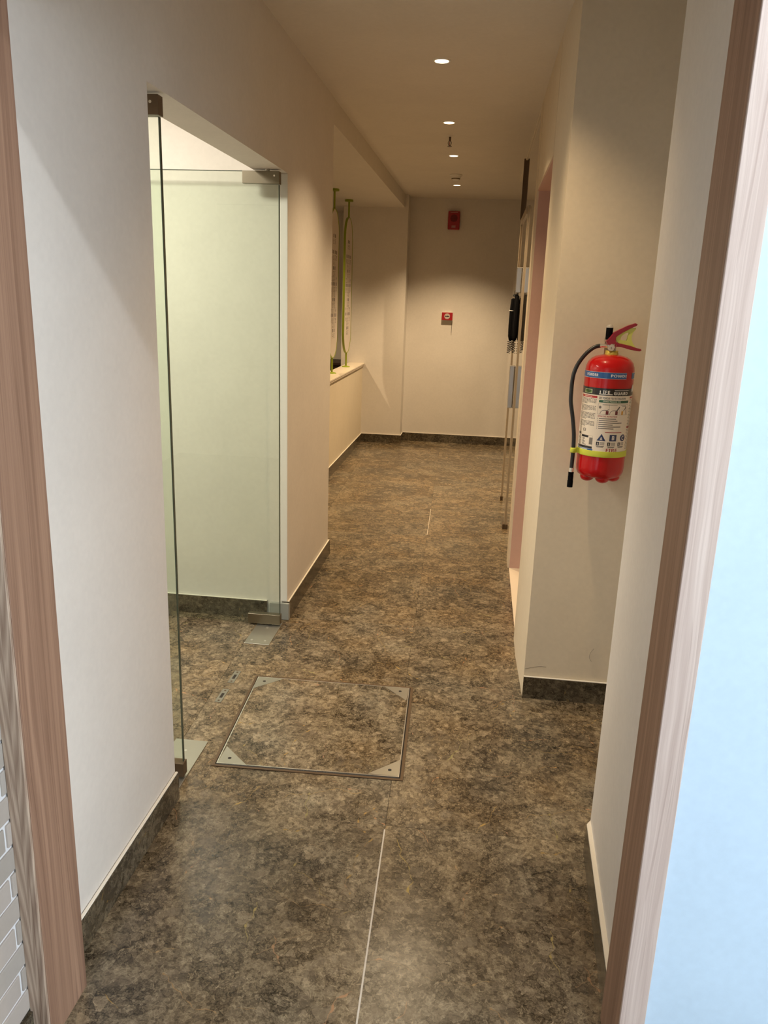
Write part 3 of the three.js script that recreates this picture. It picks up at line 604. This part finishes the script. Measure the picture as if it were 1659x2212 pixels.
  obj('hose_clip', merge([new THREE.TorusGeometry(0.0095, 0.0022, 8, 28).rotateX(Math.PI / 2).scale(1, 4.4, 1).translate(hx, Y(1.083), hz), bx(hx + 0.007, hx + 0.03, Y(1.074), Y(1.092), hz - 0.006, hz - 0.002)]), M.lime, t);
  // neck, valve, gauge
  obj('neck_ring', new THREE.LatheGeometry(V([[0.0235, 0.462], [0.0245, 0.463], [0.0245, 0.468], [0.0225, 0.469], [0.0225, 0.477], [0.0001, 0.477]]), 12), M.brassYellow, t);
  obj('valve_body', merge([cyl(0.014, 0.03, [0.0, 0.485, 0], 'y', 0.013, 24), rbx(-0.018, 0.012, 0.484, 0.503, -0.0095, 0.0095, 0.002)]), M.steel, t);
  const ga = obj('pressure_gauge', cyl(0.0112, 0.014, [X(0.457), Y(1.456), 0.016], 'z'), M.brightSteel, t);
  obj('gauge_face', cyl(0.009, 0.001, [X(0.457), Y(1.456), 0.0235], 'z'), std({ color: lin(0.6, 0.58, 0.52), roughness: 0.3 }), ga);
  obj('needle', bx(-0.0007, 0.0007, 0, 0.007, 0, 0.0006).rotateZ(0.1).translate(X(0.457), Y(1.452), 0.024), M.black, ga);
  obj('hose_fitting', merge([cyl(0.0066, 0.024, [X(0.433), Y(1.4612), 0], 'x', 0.0066, 20), cyl(0.008, 0.006, [X(0.4225), Y(1.4612), 0], 'x', 0.008, 20)]), M.brightSteel, t);
  const flat = (pts, depth, mat, name, holes) => {
    const s = new THREE.Shape(pts.map(([x, y]) => new THREE.Vector2(X(x), Y(y)))); if (holes) s.holes.push(new THREE.Path(holes.map(([x, y]) => new THREE.Vector2(X(x), Y(y)))));
    const g = new THREE.ExtrudeGeometry(s, { depth, bevelEnabled: true, bevelSize: 0.0012, bevelThickness: 0.0015, bevelSegments: 2 }); g.translate(0, 0, -depth / 2); return obj(name, g, mat, t);
  };
  flat([[0.5334, 1.5419], [0.5397, 1.5395], [0.5376, 1.5351], [0.5187, 1.5257], [0.4934, 1.5108], [0.4788, 1.5006], [0.4709, 1.4933], [0.4702, 1.4828], [0.4731, 1.4724], [0.4676, 1.4669], [0.4461, 1.4665], [0.4393, 1.4772], [0.4474, 1.4837], [0.4565, 1.4963], [0.4648, 1.5089], [0.4837, 1.52], [0.5084, 1.5331]], 0.018, M.maroon, 'squeeze_lever');
  flat([[0.4641, 1.4746], [0.471, 1.4758], [0.4856, 1.4702], [0.507, 1.4667], [0.5249, 1.463], [0.5484, 1.456], [0.5609, 1.4539], [0.563, 1.4505], [0.5581, 1.4476], [0.5475, 1.4486], [0.5262, 1.4516], [0.5082, 1.4562], [0.4902, 1.4607], [0.4726, 1.4609], [0.4639, 1.4605]], 0.02, M.maroon, 'carry_handle');
  flat([[0.4714, 1.4881], [0.4724, 1.4951], [0.4788, 1.5006], [0.4935, 1.5099], [0.5181, 1.5239], [0.537, 1.5259], [0.5365, 1.522], [0.5282, 1.5113], [0.5246, 1.4972], [0.5259, 1.485], [0.5316, 1.4729], [0.5408, 1.461], [0.5467, 1.4556], [0.5378, 1.4574], [0.5248, 1.4639], [0.5068, 1.4684], [0.4855, 1.4711], [0.4759, 1.4795]], 0.009, M.limeGuard, 'safety_guard', [[0.4887, 1.4905], [0.4914, 1.4976], [0.5026, 1.5068], [0.5136, 1.5098], [0.5158, 1.5056], [0.5122, 1.4984], [0.5116, 1.4879], [0.5097, 1.4817], [0.4931, 1.4819], [0.4884, 1.4853]]);
  obj('pin_cord', tube([[X(0.478), Y(1.466), 0.012], [X(0.472), Y(1.457), 0.016], [X(0.468), Y(1.448), 0.014]], 0.001, 12, 6), M.maroon, t);
  // wall hook behind the valve: black grip with a clear cap
  obj('hook_grip', cyl(0.0118, 0.042, [X(0.4515), Y(1.503), -0.024], 'y', 0.0125, 24), M.black, t);
  obj('clear_cap', new THREE.SphereGeometry(0.0125, 20, 12, 0, Math.PI * 2, 0, Math.PI / 2).translate(X(0.4515), Y(1.524), -0.024), phys({ color: lin(0.9, 0.88, 0.84), roughness: 0.15, transmission: 0.7, thickness: 0 }), t);
  obj('wall_bracket', bx(X(0.45), X(0.478), Y(1.38), Y(1.49), -0.0995, -0.094), M.steel, t);
  obj('bracket_arm', bx(X(0.447), X(0.456), Y(1.476), Y(1.486), -0.096, -0.012), M.steel, t);
  // hose and nozzle
  const hp = [[0.424, 1.4612, 0], [0.4028, 1.4553, 0.001], [0.3782, 1.4358, 0.004], [0.3592, 1.4119, 0.007], [0.3455, 1.388, 0.011], [0.3364, 1.3616, 0.015], [0.3327, 1.3343, 0.019], [0.332, 1.30, 0.023], [0.3335, 1.26, 0.026], [0.3413, 1.2217, 0.028], [0.3476, 1.1895, 0.029], [0.355, 1.1418, 0.03], [0.358, 1.0917, 0.03], [0.3585, 1.0426, 0.029], [0.358, 1.0, 0.028]].map(([x, y, z]) => [X(x), Y(y), z]);
  obj('rubber_hose', tube(hp, 0.0073, 120, 16), std({ color: lin(0.018, 0.018, 0.02), roughness: 0.38 }), t);
  obj('ferrule', cyl(0.0082, 0.02, [X(0.358), Y(1.006), 0.028], 'y', 0.0082, 20), M.brightSteel, t);
  const noz = [[0.0001, -0.055], [0.0105, -0.055], [0.0105, -0.03]]; for (let k = 0; k < 6; k++) noz.push([0.0085, -0.028 + k * 0.005], [0.0105, -0.026 + k * 0.005], [0.0105, -0.0245 + k * 0.005]); noz.push([0.007, 0.004], [0.0001, 0.004]);
  obj('nozzle', new THREE.LatheGeometry(V(noz), 24).translate(X(0.3585), Y(0.998), 0.028), M.black, t);
}
shade(scene);
renderer.render(scene, camera);
